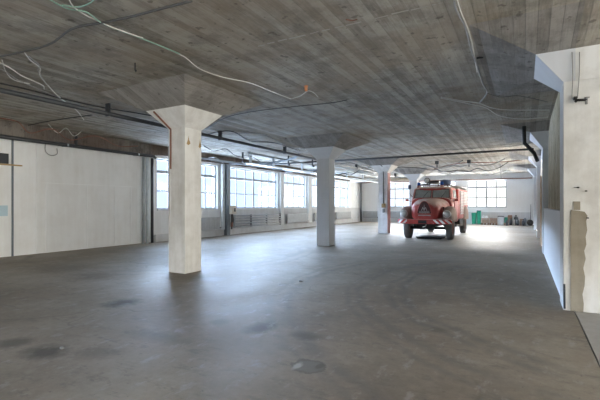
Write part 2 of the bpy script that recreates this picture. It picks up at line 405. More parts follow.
win_n = 0
def window(axis, a0, a1, face, out_, z0, z1, cols, rows=(0, .36, .745, 1), thick=()):
    """steel casement: surround, glazing bars, thicker mullions and one sheet of glass set back in the reveal"""
    global win_n; win_n += 1
    sgn = 1 if out_ > 0 else -1; pl = face + sgn * .16
    def bx(mb, p, q, d0, d1, zz0, zz1):
        lo, hi = sorted((pl - sgn * d0, pl + sgn * d1))
        if axis == 'y': mb.box(lo, hi, p, q, zz0, zz1)
        else: mb.box(p, q, lo, hi, zz0, zz1)
    f = MB(); w = .055
    bx(f, a0, a0 + w, .04, .04, z0, z1); bx(f, a1 - w, a1, .04, .04, z0, z1)
    bx(f, a0 + w, a1 - w, .04, .04, z0, z0 + w); bx(f, a0 + w, a1 - w, .04, .04, z1 - w, z1)
    fr = struct(f.build('window_%d' % win_n, M['frame_w']))
    g = MB()
    for i in range(1, cols):
        c = a0 + (a1 - a0) * i / cols; h = (.055 if i in thick else .03) if axis == 'y' else (.05 if i in thick else .034)
        bx(g, c - h, c + h, .03, .03, z0 + w, z1 - w)
    for j in rows[1:-1]:
        zz = z0 + (z1 - z0) * j; h = (.06 if j == rows[-2] else .026) if axis == 'y' else (.055 if j == rows[-2] else .03)
        bx(g, a0 + w, a1 - w, .036, .036, zz - h, zz + h)
    g.build('glazing_bar', M['frame_w'], fr)
    p = MB(); bx(p, a0 + w, a1 - w, .003, .003, z0 + w, z1 - w); p.build('pane', M['glass'], fr)
    s_ = MB(); lo, hi = sorted((face - sgn * .05, pl - sgn * .04))
    if axis == 'y': s_.box(lo, hi, a0, a1, z0 - .05, z0 + .005)
    else: s_.box(a0, a1, lo, hi, z0 - .05, z0 + .005)
    s_.build('window_sill', M['frame_l'], fr)
    return fr
for (a, bb), c, th in zip(LEFT_W, (6, 5, 6, 4, 4, 4), ((), (), (3,), (2,), (2,), (2,))): window('y', a, bb, WL, -.35, ZS, ZT, c, thick=th)
for a, bb in BACK_W: window('x', a, bb, BK, .35, ZS, ZT, 4, thick=(2,))
for a, bb in RIGHT_W: window('y', a, bb, RIGHT_X, .3, RZ0, RZ1, 4, (0, .5, 1))
for a, bb in REAR_W: window('x', a, bb, REAR_Y, -.3, RZ0, RZ1, 4, (0, .5, 1))

# left wall dressing
struct(MB().box(WL, WL + .14, 11.2, BK, 0, .30).build('baseboard_left', M['low']))
struct(MB().box(WL, WL + .05, 15.9, BK, .30, 1.26).build('trim_2', M['low']))
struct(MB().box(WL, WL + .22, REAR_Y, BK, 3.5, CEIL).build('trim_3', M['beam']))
struct(MB().box(WL + .22, 0.5, BK - .30, BK, 3.46, CEIL).build('trim_4', M['low']))
struct(MB().box(WL, WL + .03, 6.75, 10.4, .02, 3.5).build('trim_5', M['panel']))
p_ = MB()
for y in (7.0, 8.35, 9.4, 10.1): p_.box(WL + .03, WL + .045, y, y + .025, .05, 2.18)
p_.box(WL + .03, WL + .045, 6.9, 10.35, 2.18, 2.205)
struct(p_.build('trim_6', M['wall']))
# masonry pilasters between the windows
for i, (a, bb, mm) in enumerate(((20.52, 21.13, 'wall'), (24.12, 24.83, 'wall'), (27.92, 28.63, 'wall'))):
    struct(MB().box(WL, WL + .16, a + .12, bb - .12, .30, 3.5).build('trim_%d' % (7 + i), M[mm]))
# back wall step
struct(MB().box(WL + .14, .4, BK - .06, BK, 0, .95).build('trim_10', M['low']))

# right wall: board wall behind a parapet, plain walls with added, unseen windows further down
struct(MB().box(.62, .90, 7.45, 14.38, 0, CEIL).build('wall_right', M['boards']))
struct(MB().box(.50, .60, 7.46, 14.38, 0, 1.40).build('trim_11', M['parapet'], bevel=.01))
for (y0, y1), (a, bb) in zip(((14.38, 21.28), (21.28, 28.18), (28.18, BK)), ADDED_W):
    wall_run('wall_right', M['wall_back'], 'y', y0, y1, .62, .28, [(a, bb)], YZ0, ZT)
    window('y', a, bb, .62, .28, YZ0, ZT, 4, thick=(2,))  # added window, hidden behind the piers, lets in extra light

# ================================================================ columns
def column(cx, cy, label, mat, cap_mat=None, w=.51, W2=1.28):
    h = w / 2; c = .585
    t_ = empty('concrete_column', (cx, cy, 0), label, 'column', 'square flared columns', 'thing')
    MB().box(-h, h, -h, h, 0, 3.20).build('shaft', mat, t_, bevel=.012)
    MB().frustum((-h, h, -h, h), 3.20, (-c, c, -c, c), 3.57).build('capital', cap_mat or mat, t_)
    MB().frustum((-c, c, -c, c), 3.57, (-W2, W2, -W2, W2), CEIL - .001).build('drop_panel', M['haunch'], t_)
    return t_
c1 = column(-6.70, 6.61, 'nearest white square concrete column with a flared capital and brown stains', M['pier'])
c2 = column(-6.47, 13.46, 'middle grey white column standing on open floor between two others', M['pier_cool'])
c3 = column(-6.53, 20.75, 'white column beside the red truck with one reddish side face', M['pier'])
c4 = column(-6.6, 27.6, 'farthest flared column partly hidden behind the truck cab', M['pier_cool'])
def box_part(name, par, mat, *b, bevel=0): return MB().box(*b).build(name, mat, par, bevel=bevel)
# details on the first column
mb = MB(); mb.tube([(-.17, -.262, z) for z in (2.3, 2.6, 3.18)], .018); mb.tube([(-.17, -.262, 3.18), (-.36, -.575, 3.54)], .02)
mb.build('conduit', M['rust'], c1)
box_part('groove_strip', c1, M['wall'], -.20, -.18, -.262, -.254, 1.1, 3.15)
for y, z, w_ in ((-.15, 2.90, .055), (.205, 2.88, .045)):
    MB().prism([(y - w_, z - .06), (y - w_ * .2, z - .085), (y + w_, z - .05), (y + w_ * .8, z), (y + w_ * .25, z + .03), (y + w_ * .1, z + .12), (y - w_ * .4, z + .02)], .2545, .257, 'x').build('brown_stain', M['brass'], c1)
box_part('rust_patch', c3, M['pink'], .2551, .262, -.255, .255, .02, 3.19)
# the near wall column: shaft, one-sided flare and the sloping slab haunch
def pier(i, label):
    y0 = (6.82, 14.4, 21.3, 28.2)[i]; y1 = y0 + .61
    t_ = empty('wall_pier', (.475, y0, 0), label, 'pillar', 'flared wall piers along the right wall', 'thing')
    dy = y1 - y0; X0, X1 = 0, .43; ft = 0 if i == 0 else -.40
    if i: X1 = .145
    C1 = .145
    MB().box(X0, X1, 0, dy, 0, 3.256).build('shaft', M['pier'] if i == 0 else M['pier_cool'], t_, bevel=.01)
    MB().frustum((X0, C1, 0, dy), 3.256, (-.338, C1, ft, 1.30), 3.713).build('capital', M['pier_cool'], t_)
    MB().frustum((-.338, C1, ft, 1.30), 3.713, (-1.12, C1, -1.08, 3.1), CEIL - .001).build('drop_panel', M['haunch'], t_)
    return t_
q1 = pier(0, 'nearest flared wall pier at the right with a bare cement patch')
q2 = pier(1, 'second wall pier from the camera with a black elbow pipe on its flare')
q3 = pier(2, 'third wall pier beyond the wooden door leaf')
q4 = pier(3, 'last narrow wall pier before the back wall')
# the white front of the near pier runs on to the right; bare cement patch in it
mb = MB()
P = [(.085, .005), (.235, .005), (.24, .12), (.225, .25), (.25, .38), (.255, .5), (.235, .62), (.262, .75), (.245, .86), (.27, .95), (.262, 1.06), (.28, 1.15), (.268, 1.27), (.283, 1.35), (.25, 1.405), (.18, 1.42), (.09, 1.43), (.083, 1.0), (.09, .6)]
mb.prism(P, -.012, .002); mb.box(.12, .20, -.010, .002, 1.43, 1.55)
mb.build('bare_patch', M['bare'], q1)
struct(MB().box(.62, RIGHT_X, 6.82, 6.86, 3.256, 3.72).build('trim_17', M['pier']))
struct(MB().box(.905, RIGHT_X, 6.82, 6.86, 0, 3.256).build('trim_12', M['pier']))
struct(MB().frustum((.62, RIGHT_X, 6.80, 7.3), 3.713, (.62, RIGHT_X, 5.74, 7.3), CEIL - .001).build('trim_13', M['ceiling']))
struct(MB().box(.91, RIGHT_X, 6.80, 6.82, 3.10, 3.16).build('trim_14', M['wall']))

# ================================================================ the fire engine
TX, TY, SX, SZ = -3.735, 17.25, 1.09, 1.03
def red_paint():
    m, t, b = nodes('dusty_red_paint'); g = N(t, 'ShaderNodeNewGeometry'); s = N(t, 'ShaderNodeSeparateXYZ'); L(t, g.outputs['Normal'], s.inputs[0])
    p = N(t, 'ShaderNodeTexCoord').outputs['Object']
    n = noise(t, p, 3.5, 6, .7); n2 = noise(t, p, 9, 5, .7, (2.5, 2.5, .4))
    up = mth(t, 'ADD', s.outputs[2], mth(t, 'MULTIPLY', mth(t, 'SUBTRACT', n, .5), 1.1))
    dust = ramp(t, up, [(.08, .04), (.70, .85)])
    col = mix(t, n2, (.30, .018, .013), (.46, .042, .030))
    col = mix(t, dust, col, (.62, .49, .42))
    L(t, col, b.inputs['Base Color']); L(t, ramp(t, dust, [(0, .28), (1, .8)]), b.inputs['Roughness'])
    return m
M['red'] = red_paint()
M['dust'] = white_paint('dusty_fender_paint', (.27, .19, .165), (.37, .32, .28), .8, 3)
M['maroon'] = plain('dark_maroon_paint', (.07, .018, .016), .5)
M['chrome'] = plain('dull_chrome', (.62, .61, .58), .3, .8)
M['emblem'] = plain('tarnished_metal', (.34, .30, .28), .6, .2)
M['headlamp'] = plain('lamp_glass', (.62, .62, .58), .2, .3)
M['tyre'] = plain('dusty_tyre_rubber', (.15, .14, .13), .85)
M['hub'] = plain('rusty_hub_paint', (.22, .11, .09), .7)
M['chassis'] = plain('black_chassis', (.022, .021, .021), .7)
M['shutter'] = plain('silver_shutter', (.60, .60, .60), .4, .5)
M['blue_lens'] = plain('blue_lens', (.03, .10, .38), .25)
M['dark_glass'] = plain('dusty_windscreen', (.34, .36, .33), .18, 0, .25, 4)
M['white_p'] = plain('white_marking', (.80, .78, .75), .5)
M['canvas'] = plain('dark_hose_canvas', (.06, .065, .07), .85)
M['canvas_l'] = plain('pale_hose_canvas', (.42, .40, .36), .85)
M['tarp'] = plain('slate_blue_tarp', (.09, .12, .19), .8)
m, t, b = nodes('red_white_stripes'); M['stripes'] = m
p = N(t, 'ShaderNodeTexCoord').outputs['Object']; s = N(t, 'ShaderNodeSeparateXYZ'); L(t, p, s.inputs[0])
f = mth(t, 'GREATER_THAN', mth(t, 'FRACT', mth(t, 'MULTIPLY', mth(t, 'ADD', mth(t, 'ABSOLUTE', s.outputs[0]), s.outputs[2]), 4.6)), .5)
L(t, mix(t, f, (.50, .035, .03), (.80, .78, .75)), b.inputs['Base Color']); b.inputs['Roughness'].default_value = .5

T = empty('fire_engine', (TX, TY, 0), 'old dusty red fire engine with round nose parked between the columns', 'fire engine'); T.scale = (SX, 1, SZ)
MB().loft([(.20, 0, .38, .84, 1.50, 2.8, 2.8), (.24, 0, .46, .80, 1.57, 2.8, 2.8), (.36, 0, .54, .78, 1.63, 2.8, 3), (.62, 0, .60, .77, 1.67, 2.7, 3),
           (1.05, 0, .66, .76, 1.70, 2.7, 3), (1.45, 0, .73, .76, 1.74, 2.8, 3), (1.72, 0, .80, .76, 1.78, 3, 3)], 36).build('bonnet', M['red'], T)
# bonnet spine and side louvres
mb = MB(); mb.tube([(0, .30, 1.62), (0, .62, 1.675), (0, 1.05, 1.705), (0, 1.55, 1.755)], .012); mb.build('bonnet_spine', M['chrome'], T)
for sx in (-1, 1):
    mb = MB()
    for i in range(6): mb.box(sx * .60 - .03, sx * .60 + .03, .75 + i * .09, .79 + i * .09, 1.22, 1.38)
    mb.build('bonnet_louvre', M['maroon'], T)
# cab
mb = MB(); mb.loft([(1.58, 0, .80, .70, 1.78, 5, 6), (1.72, 0, .85, .66, 1.79, 6, 8), (3.25, 0, .87, .66, 1.79, 8, 10)], 40)
mb.build('cab_body', M['red'], T)
mb = MB(); mb.frustum((-.82, .82, 1.68, 3.22), 1.70, (-.76, .76, 1.90, 3.22), 2.22)
mb.build('cab_pillars', M['red'], T, bevel=.05)
MB().ellipsoid((0, 2.54, 2.17), (.80, .72, .13), 28, 10, e=3.4).build('cab_roof', M['red'], T)
def wpane(x0, x1):
    def q(x, z, o): t_ = (z - 1.70) / .52; return (x * (1 - .07 * t_), 1.68 + .22 * t_ - o, z)
    z0, z1 = 1.78, 2.15; mb = MB()
    mb.add([q(x0, z0, .012), q(x1, z0, .012), q(x1, z1, .012), q(x0, z1, .012), q(x0, z0, -.01), q(x1, z0, -.01), q(x1, z1, -.01), q(x0, z1, -.01)],
           [(0, 1, 2, 3), (7, 6, 5, 4), (0, 4, 5, 1), (1, 5, 6, 2), (2, 6, 7, 3), (3, 7, 4, 0)])
    o = mb.build('windscreen_pane', M['dark_glass'], T)
    fr = MB(); c = [q(x0, z0, .014), q(x1, z0, .014), q(x1, z1, .014), q(x0, z1, .014), q(x0, z0, .014)]
    for a_, b_ in zip(c, c[1:]): fr.tube([a_, b_], .014, 6)
    fr.build('rubber_seal', M['maroon'], o)
    wx = (x0 + x1) / 2
    MB().tube([q(wx, z0 - .01, .03), q(wx + .22, z1 - .08, .03)], .008, 6).build('wiper', M['black'], o)
wpane(-.72, -.035); wpane(.035, .72)
for sx in (-1, 1):
    d_ = MB().box(min(sx * .868, sx * .885), max(sx * .868, sx * .885), 2.0, 3.0, .80, 1.74).build('door', M['red'], T, bevel=.008)
    MB().tube([(sx * .90, 2.85, 1.42), (sx * .90, 2.95, 1.42)], .012, 6).build('door_handle', M['chrome'], d_)
    mb = MB()
    mb.add([(sx * .825, 2.08, 1.79), (sx * .825, 2.98, 1.79), (sx * .790, 2.98, 2.13), (sx * .790, 2.16, 2.13),
            (sx * .79, 2.08, 1.79), (sx * .79, 2.98, 1.79), (sx * .75, 2.98, 2.13), (sx * .75, 2.16, 2.13)],
           [(0, 1, 2, 3), (7, 6, 5, 4), (0, 4, 5, 1), (1, 5, 6, 2), (2, 6, 7, 3), (3, 7, 4, 0)]); mb.build('side_window', M['dark_glass'], T)
    # front mudguard with its headlamp
    mb = MB(); mb.ellipsoid((sx * .83, 1.02, .94), (.245, .72, .47), 28, 14, cut=-.22, e=2.5)
    fd = mb.build('mudguard', M['dust'], T)
    lamp = MB().lathe([(0, -.04), (.09, -.035), (.14, 0), (.155, .02), (.15, .10), (.10, .22), (.02, .30)], (sx * .82, .27, 1.09), 'y').build('headlamp', M['dust'], T)
    MB().lathe([(0, -.052), (.07, -.048), (.125, -.02), (.13, -.005), (0, -.004)], (sx * .82, .268, 1.09), 'y').build('lamp_glass', M['headlamp'], lamp)
    MB().lathe([(.128, -.028), (.15, -.012), (.158, .015), (.15, .02)], (sx * .82, .268, 1.09), 'y').build('lamp_rim', M['chrome'], lamp)
    # running board
    MB().box(min(sx * .60, sx * .98), max(sx * .60, sx * .98), 1.75, 3.3, .52, .57).build('running_board', M['chassis'], T)
    # mirrors on arms
    a_ = MB().tube([(sx * .84, 1.75, 1.62), (sx * .98, 1.62, 1.66), (sx * 1.0, 1.60, 1.80 if sx > 0 else 1.70)], .012, 6).build('mirror_arm', M['red'], T)
    MB().ellipsoid((sx * 1.0, 1.58, 1.68), (.075, .02, .055), 16, 8, e=3).build('mirror', M['red'], a_)
a_ = MB().tube([(-.80, 1.85, 1.80), (-.93, 1.78, 1.95), (-.93, 1.78, 2.30)], .012, 6).build('mirror_arm', M['chassis'], T)
MB().ellipsoid((-.93, 1.76, 2.28), (.065, .025, .10), 16, 8, e=3.5).build('mirror', M['tarp'], a_)
# grille arch and emblem on the nose
def arch(w, z0, z1, n=9):
    R_ = [(w * math.sin(PI / 2 * (1 - i / n)) ** .8 if i < n else 0, z0 + (z1 - z0) * (i / n) ** .75 if i else z0) for i in range(n + 1)]
    pts = [(x, z0 + (z1 - z0) * math.sin(PI / 2 * i / n) ** 1.15) for i, (x, _) in enumerate([(w * (1 - (i / n) ** 1.6), 0) for i in range(n + 1)])]
    return [(-x, z) for x, z in pts] + [(x, z) for x, z in pts[-2::-1]]
gr = MB().prism(arch(.27, 1.10, 1.60), .150, .24).build('grille', M['maroon'], T)
pts = [(x, .148, z) for x, z in arch(.275, 1.095, 1.615)]; pts.append(pts[0])
MB().tube(pts, .016, 6).build('grille_rim', M['red'], gr)
mb = MB()
for z in (1.14, 1.19): mb.box(-.20, .20, .138, .152, z, z + .012)
mb.build('grille_bar', M['chrome'], gr)
mb = MB()
mb.prism([(-.014, 1.22), (.014, 1.22), (.010, 1.40), (0, 1.50), (-.010, 1.40)], .130, .152)
for sx in (-1, 1): mb.prism([(sx * .12, 1.22), (sx * .09, 1.22), (sx * .055, 1.33), (sx * .02, 1.25), (sx * .018, 1.31), (sx * .055, 1.38)], .132, .152)
mb.build('emblem', M['emblem'], gr)
mb = MB(); mb.box(-.24, .24, .17, .20, 1.01, 1.05); mb.build('nose_strip', M['canvas_l'], T)
# bumper, warning stripes, plate
bp = MB().prism([(-1.02, .10), (-.85, 0), (.85, 0), (1.02, .10), (1.02, .20), (.85, .10), (-.85, .10), (-1.02, .20)], .68, .87, 'z').build('bumper', M['red'], T, bevel=.01)
MB().prism([(.36, -.008), (.852, -.008), (1.03, .095), (1.03, .12), (.85, .004), (.36, .004)], .70, .855, 'z').build('warning_stripe', M['stripes'], bp)
MB().prism([(-.63, -.008), (-.852, -.008), (-1.03, .095), (-1.03, .12), (-.85, .004), (-.63, .004)][::-1], .70, .855, 'z').build('warning_stripe', M['stripes'], bp)
MB().box(-.20, .12, -.02, -.004, .70, .83).build('number_plate', M['chassis'], bp)
# rear body with shutters
MB().box(-.87, .87, 3.30, 6.7, .78, 2.24).build('body', M['red'], T, bevel=.06)
for sx in (-1, 1):
    for y0, y1, z0 in ((3.72, 4.82, 1.0), (4.96, 6.5, 1.46)):
        mb = MB(); n_ = int((2.14 - z0) / .075)
        for i in range(n_):
            z = z0 + (2.14 - z0) * i / n_
            mb.prism([(sx * .868, z + .004), (sx * .905, z + .02), (sx * .905, z + .055), (sx * .868, z + .068)], y0, y1, 'y')
        mb.build('roller_shutter', M['shutter'], T)
    mb = MB(); mb.ellipsoid((sx * .80, 5.75, .86), (.20, .76, .56), 28, 14, cut=-.15, e=2.5); mb.build('rear_mudguard', M['dust'], T)
mb = MB()
mb.box(-.40, -.32, .15, 6.5, .56, .70); mb.box(.32, .40, .15, 6.5, .56, .70)
for y in (.3, 2.2, 3.6, 5.2, 6.4): mb.box(-.40, .40, y - .05, y + .05, .56, .68)
mb.tube([(-.75, 1.1, .47), (.75, 1.1, .47)], .06); mb.tube([(-.70, 5.75, .47), (.70, 5.75, .47)], .08)
mb.ellipsoid((0, 5.75, .47), (.2, .2, .2), 16, 10); mb.box(-.25, .25, .6, 1.5, .42, .78); mb.tube([(0, 1.5, .55), (0, 5.6, .50)], .04)
mb.box(-.9, -.55, 3.4, 4.6, .45, .78); mb.box(.55, .9, 3.4, 4.6, .45, .78)
mb.build('chassis', M['chassis'], T)
mb = MB(); mb.tube([(.10, .02, .66), (.10, -.05, .60), (-.02, -.05, .56)], .018, 6); mb.build('tow_hook', M['chrome'], T)
def wheel(x, y, w=.25, r=.47):
    mb = MB(); h = w / 2
    mb.lathe([(.27, -h * .8), (.40, -h), (.455, -h * .85), (r, -h * .55), (r, h * .55), (.455, h * .85), (.40, h), (.27, h * .8)], (x, y, r), 'x', 32)
    o = mb.build('wheel', M['tyre'], T); sg = 1 if x > 0 else -1
    mb = MB(); mb.lathe([(0, sg * .02), (.10, sg * .03), (.12, -sg * .02), (.24, -sg * .03), (.275, sg * .10), (.28, sg * .09), (.28, -sg * .09), (0, -sg * .09)], (x, y, r), 'x', 28)
    for i in range(8):
        a_ = 2 * PI * i / 8; mb.tube([(x + sg * -.02, y + .165 * math.cos(a_), r + .165 * math.sin(a_)), (x + sg * .012, y + .165 * math.cos(a_), r + .165 * math.sin(a_))], .014, 6)
    mb.build('hub', M['hub'], o)
for x in (-.83, .83): wheel(x, 1.1); wheel(x * .92, 5.75)
# beacons on the roof
for x, y in ((-.66, 2.35), (.34, 2.2)):
    zb = 2.27
    b_ = MB().lathe([(.085, 0), (.085, .07), (.06, .09), (0, .09)], (x, y, zb - .01), 'z', 16).build('beacon', M['red'], T)
    MB().lathe([(.065, .08), (.07, .10), (.068, .20), (.04, .25), (0, .26)], (x, y, zb - .01), 'z', 16).build('beacon_lens', M['blue_lens'], b_)
# roof rack with the gear lying on it
mb = MB()
for sx in (-1, 1): mb.tube([(sx * .62, 1.95, 2.36), (sx * .62, 3.15, 2.38)], .015, 6)
for y in (2.0, 2.55, 3.1): mb.tube([(-.62, y, 2.355), (.62, y, 2.355)], .012, 6)
for x in (-.62, .62):
    for y in (2.0, 3.1): mb.tube([(x, y, 2.18), (x, y, 2.37)], .012, 6)
mb.build('roof_rack', M['maroon'], T)
mb = MB()
for sx in (.50, .80): mb.tube([(sx, 3.4, 2.36), (sx, 6.7, 2.36)], .022, 6)
for i in range(11): mb.tube([(.50, 3.5 + i * .3, 2.36), (.80, 3.5 + i * .3, 2.36)], .014, 6)
for y in (3.9, 6.4): mb.box(.49, .81, y, y + .05, 2.23, 2.34)
mb.build('ladder', M['shutter'], T)
def rolled_hose(x, y, z, r, mat, label, tilt=0):
    pts = []; n = 70
    for i in range(n + 1):
        a_ = 2 * PI * 3.5 * i / n; rr = .05 + (r - .05) * i / n; pts.append((rr * math.cos(a_), 0, rr * math.sin(a_)))
    mb = MB(); mb.tube(pts, .027, 8)
    o = mb.build('rolled_hose', mat, None); o.location = (TX + x, TY + y, z + .10); o.rotation_euler = (PI / 2 - tilt, 0, random.random())
    tag(o, label, 'hose', 'hoses on the truck roof'); return o
rolled_hose(-.42, 2.55, 2.40, .20, M['canvas'], 'dark rolled fire hose lying on the left of the cab roof')
rolled_hose(.04, 2.62, 2.42, .23, M['canvas_l'], 'pale rolled fire hose lying in the middle of the cab roof')
o = rolled_hose(-.16, 2.95, 2.50, .27, M['canvas'], 'largest dark fire hose roll standing behind the other rolls on the cab roof', .2)
mb = MB(); mb.lathe([(0, -.12), (.10, -.12), (.13, -.09), (.13, .02), (.10, .08), (.04, .14), (0, .15)], (0, 0, 0), 'y', 20)
sl = mb.build('searchlight', M['canvas'], None, loc=(TX - .30, TY + 2.24, 2.66)); tag(sl, 'round black searchlight on a bracket above the windscreen', 'searchlight')
MB().lathe([(0, -.128), (.10, -.124), (.105, -.118)], (0, 0, 0), 'y', 20).build('lens', M['headlamp'], sl)
MB().tube([(0, 0, -.12), (0, 0, -.18)], .02, 8).build('bracket', M['chassis'], sl)
mb = MB(); rnd = random.Random(3)
mb.ellipsoid((0, 0, .10), (.24, .34, .13), 22, 12, e=2.6)
o = mb.build('tarpaulin', M['tarp'], None, loc=(TX + .44, TY + 2.72, 2.46)); tag(o, 'slate blue tarpaulin bundle lying on the right of the cab roof', 'tarpaulin')
for v_ in o.data.vertices: v_.co += Vector((rnd.uniform(-.02, .02), rnd.uniform(-.02, .02), rnd.uniform(-.012, .025) if v_.co.z > .05 else 0))
# drip tray under the engine
mb = MB(); mb.frustum((-.50, .50, -.45, .45), 0, (-.56, .56, -.50, .50), .07)
o = mb.build('drip_tray', M['chassis'], None, loc=(TX + .05, TY + 1.35, .001)); tag(o, 'flat black drip tray on the floor under the fire engine', 'tray')
MB().box(-.56, .56, -.50, .50, .07, .085).build('tray_rim', M['chassis'], o)

# ================================================================ things along the back wall
M['green'] = plain('green_plastic', (.02, .28, .17), .5)
M['green_d'] = plain('dark_green_lid', (.03, .12, .16), .5)
M['crate'] = plain('faded_crate_wood', (.34, .25, .195), .8)
M['brown'] = plain('brown_cardboard', (.22, .13, .085), .85)
M['dark_bag'] = plain('dark_plastic_sack', (.035, .035, .04), .5)
M['grey_pl'] = plain('pale_grey_plastic', (.55, .57, .60), .5)
BY = 33.75
def at_back(u, Y=BY): q = onY(u, 205, Y); return q.x
def bin_(u0, u1, h, label, lid):
    x0, x1 = at_back(u0), at_back(u1); w = (x1 - x0) / 2; c = (x0 + x1) / 2
    o = empty('wheeled_bin', (c, BY, 0), label, 'bin', 'green bins by the back wall')
    MB().frustum((-w * .8, w * .8, -.2, .2), .04, (-w, w, -.26, .26), h - .06).build('bin_body', M['green'], o)
    MB().box(-w * 1.04, w * 1.04, -.29, .28, h - .06, h).build('lid', lid, o, bevel=.015)
    for sx in (-1, 1): MB().lathe([(0, -.02), (.07, -.02), (.07, .02), (0, .02)], (sx * w * .8, .20, .07), 'x', 14).build('wheel', M['black'], o)
bin_(471.8, 476.4, .90, 'shorter green wheeled bin, left of the pair by the back wall', M['green'])
bin_(477.0, 481.0, 1.08, 'taller green wheeled bin with a dark blue lid', M['green_d'])
def crate(u0, u1, h, label, top=None):
    x0, x1 = at_back(u0), at_back(u1); w = (x1 - x0) / 2 - .02; c = (x0 + x1) / 2
    o = empty('wooden_crate', (c, BY, 0), label, 'crate', 'wooden crates by the back wall')
    mb = MB(); mb.box(-w, w, -.3, .3, .12, .14)
    n_ = 4; st = (h - .14) / n_
    for i in range(n_):
        z = .14 + st * i
        for y in (-.3, .28): mb.box(-w, w, y, y + .02, z + .01, z + st - .01)
        for x in (-w, w - .02): mb.box(x, x + .02, -.28, .28, z + .01, z + st - .01)
    mb.build('crate_boards', M['crate'], o)
    mb = MB()
    for x in (-w, -.04, w - .08): mb.box(x, x + .08, -.3, .3, 0, .12)
    mb.build('skid', M['brown'], o)
    return c, w
c_, w_ = crate(481.4, 489.2, .50, 'left wooden skid crate by the back wall with pale rubble on top')
mb = MB(); rnd = random.Random(5)
for i in range(14): mb.ellipsoid((rnd.uniform(-w_ * .7, w_ * .7), rnd.uniform(-.2, .2), rnd.uniform(.0, .12)), (rnd.uniform(.06, .12),) * 3, 8, 6)
o = mb.build('plaster_rubble', M['grey_pl'], None, loc=(c_, BY, .46)); tag(o, 'pale rubble heaped in the left wooden crate', 'rubble', None, 'stuff')
crate(489.6, 497.2, .50, 'right wooden skid crate by the back wall, beside the grey tub')
# grey tub with dark lid
x0, x1 = at_back(497.8), at_back(504.0); w = (x1 - x0) / 2
o = empty('plastic_tub', ((x0 + x1) / 2, BY, 0), 'pale grey plastic tub with a dark lid beside the crates', 'tub')
MB().frustum((-w * .8, w * .8, -.24, .24), 0, (-w * .95, w * .95, -.28, .28), .62).build('tub_body', M['grey_pl'], o)
MB().box(-w, w, -.30, .30, .62, .68).build('lid', M['steel_dark'], o, bevel=.01)
def simple(name, u0, u1, h, d, mat, label, cat, kind='box', Y=BY, base=0):
    x0, x1 = at_back(u0, Y), at_back(u1, Y); w = (x1 - x0) / 2; c = (x0 + x1) / 2; mb = MB(); h *= 1.2
    if kind == 'box': mb.box(-w, w, -d, d, 0, h); o = mb.build(name, mat, None, bevel=.012)
    elif kind == 'bag':
        mb.ellipsoid((0, 0, h * .45), (w, d, h * .45), 16, 10, e=2.6); mb.lathe([(.05, h * .80), (.03, h * .88), (.07, h)], (0, 0, 0), 'z', 10); o = mb.build(name, mat, None)
        lo = min(v.co.z for v in o.data.vertices)
        for v in o.data.vertices: v.co.z -= lo
    elif kind == 'can': mb.lathe([(0, 0), (w * .9, 0), (w, .03), (w, h - .03), (w * .9, h), (0, h)], (0, 0, 0), 'z', 18); o = mb.build(name, mat, None)
    elif kind == 'roll': mb.lathe([(0, -d), (h / 2, -d), (h / 2, d), (0, d)], (0, 0, h / 2), 'y', 18); o = mb.build(name, mat, None)
    o.location = (c, Y, base); tag(o, label, cat); return o
simple('canister', 504.4, 507.6, .48, .14, M['green'], 'small green canister standing right of the grey tub', 'canister', 'can')
simple('pallet_board', 503.8, 509.0, .14, .25, M['crate'], 'low wooden board block lying in front of the canister', 'board', Y=33.2)
o = simple('cardboard_box', 508.0, 512.2, .62, .25, M['brown'], 'tallest brown cardboard box behind the black sacks', 'box', Y=33.95)
simple('rubbish_sack', 509.0, 512.6, .42, .20, M['dark_bag'], 'black rubbish sack slumped in front of the brown cardboard box', 'sack', 'bag', Y=33.3)
simple('paint_bucket', 512.9, 515.0, .36, .14, M['white_p'], 'white paint bucket standing between dark rubbish sacks', 'bucket', 'can', Y=33.3)
simple('rubbish_sack', 513.6, 518.6, .62, .24, M['dark_bag'], 'large black rubbish sack behind the white paint bucket', 'sack', 'bag', Y=33.95)
simple('rubbish_sack', 516.0, 519.6, .40, .20, M['steel_dark'], 'dark grey rubbish sack right of the white paint bucket', 'sack', 'bag', Y=33.3)
simple('cardboard_box', 519.9, 523.6, .40, .22, M['crate'], 'pale brown cardboard box right of the dark sacks', 'box')
simple('oil_drum', 524.2, 526.2, .46, .14, M['steel_blue'], 'small blue grey drum between cardboard box and pale canister', 'drum', 'can')
simple('canister', 526.4, 528.0, .46, .12, M['grey_pl'], 'pale grey canister near the right end of the clutter', 'canister', 'can')
simple('tyre', 529.2, 531.0, .36, .10, M['black'], 'old black tyre standing at the right end of the clutter', 'tyre', 'roll')
mb = MB(); mb.tube([(0, 0, 0), (.03, .28, 1.55)], .018, 6)
o = mb.build('broomstick', M['steel_dark'], None, loc=(at_back(530.4, 34.0), 34.0, 0)); tag(o, 'thin dark pole leaning upright on the back wall by the clutter', 'pole')

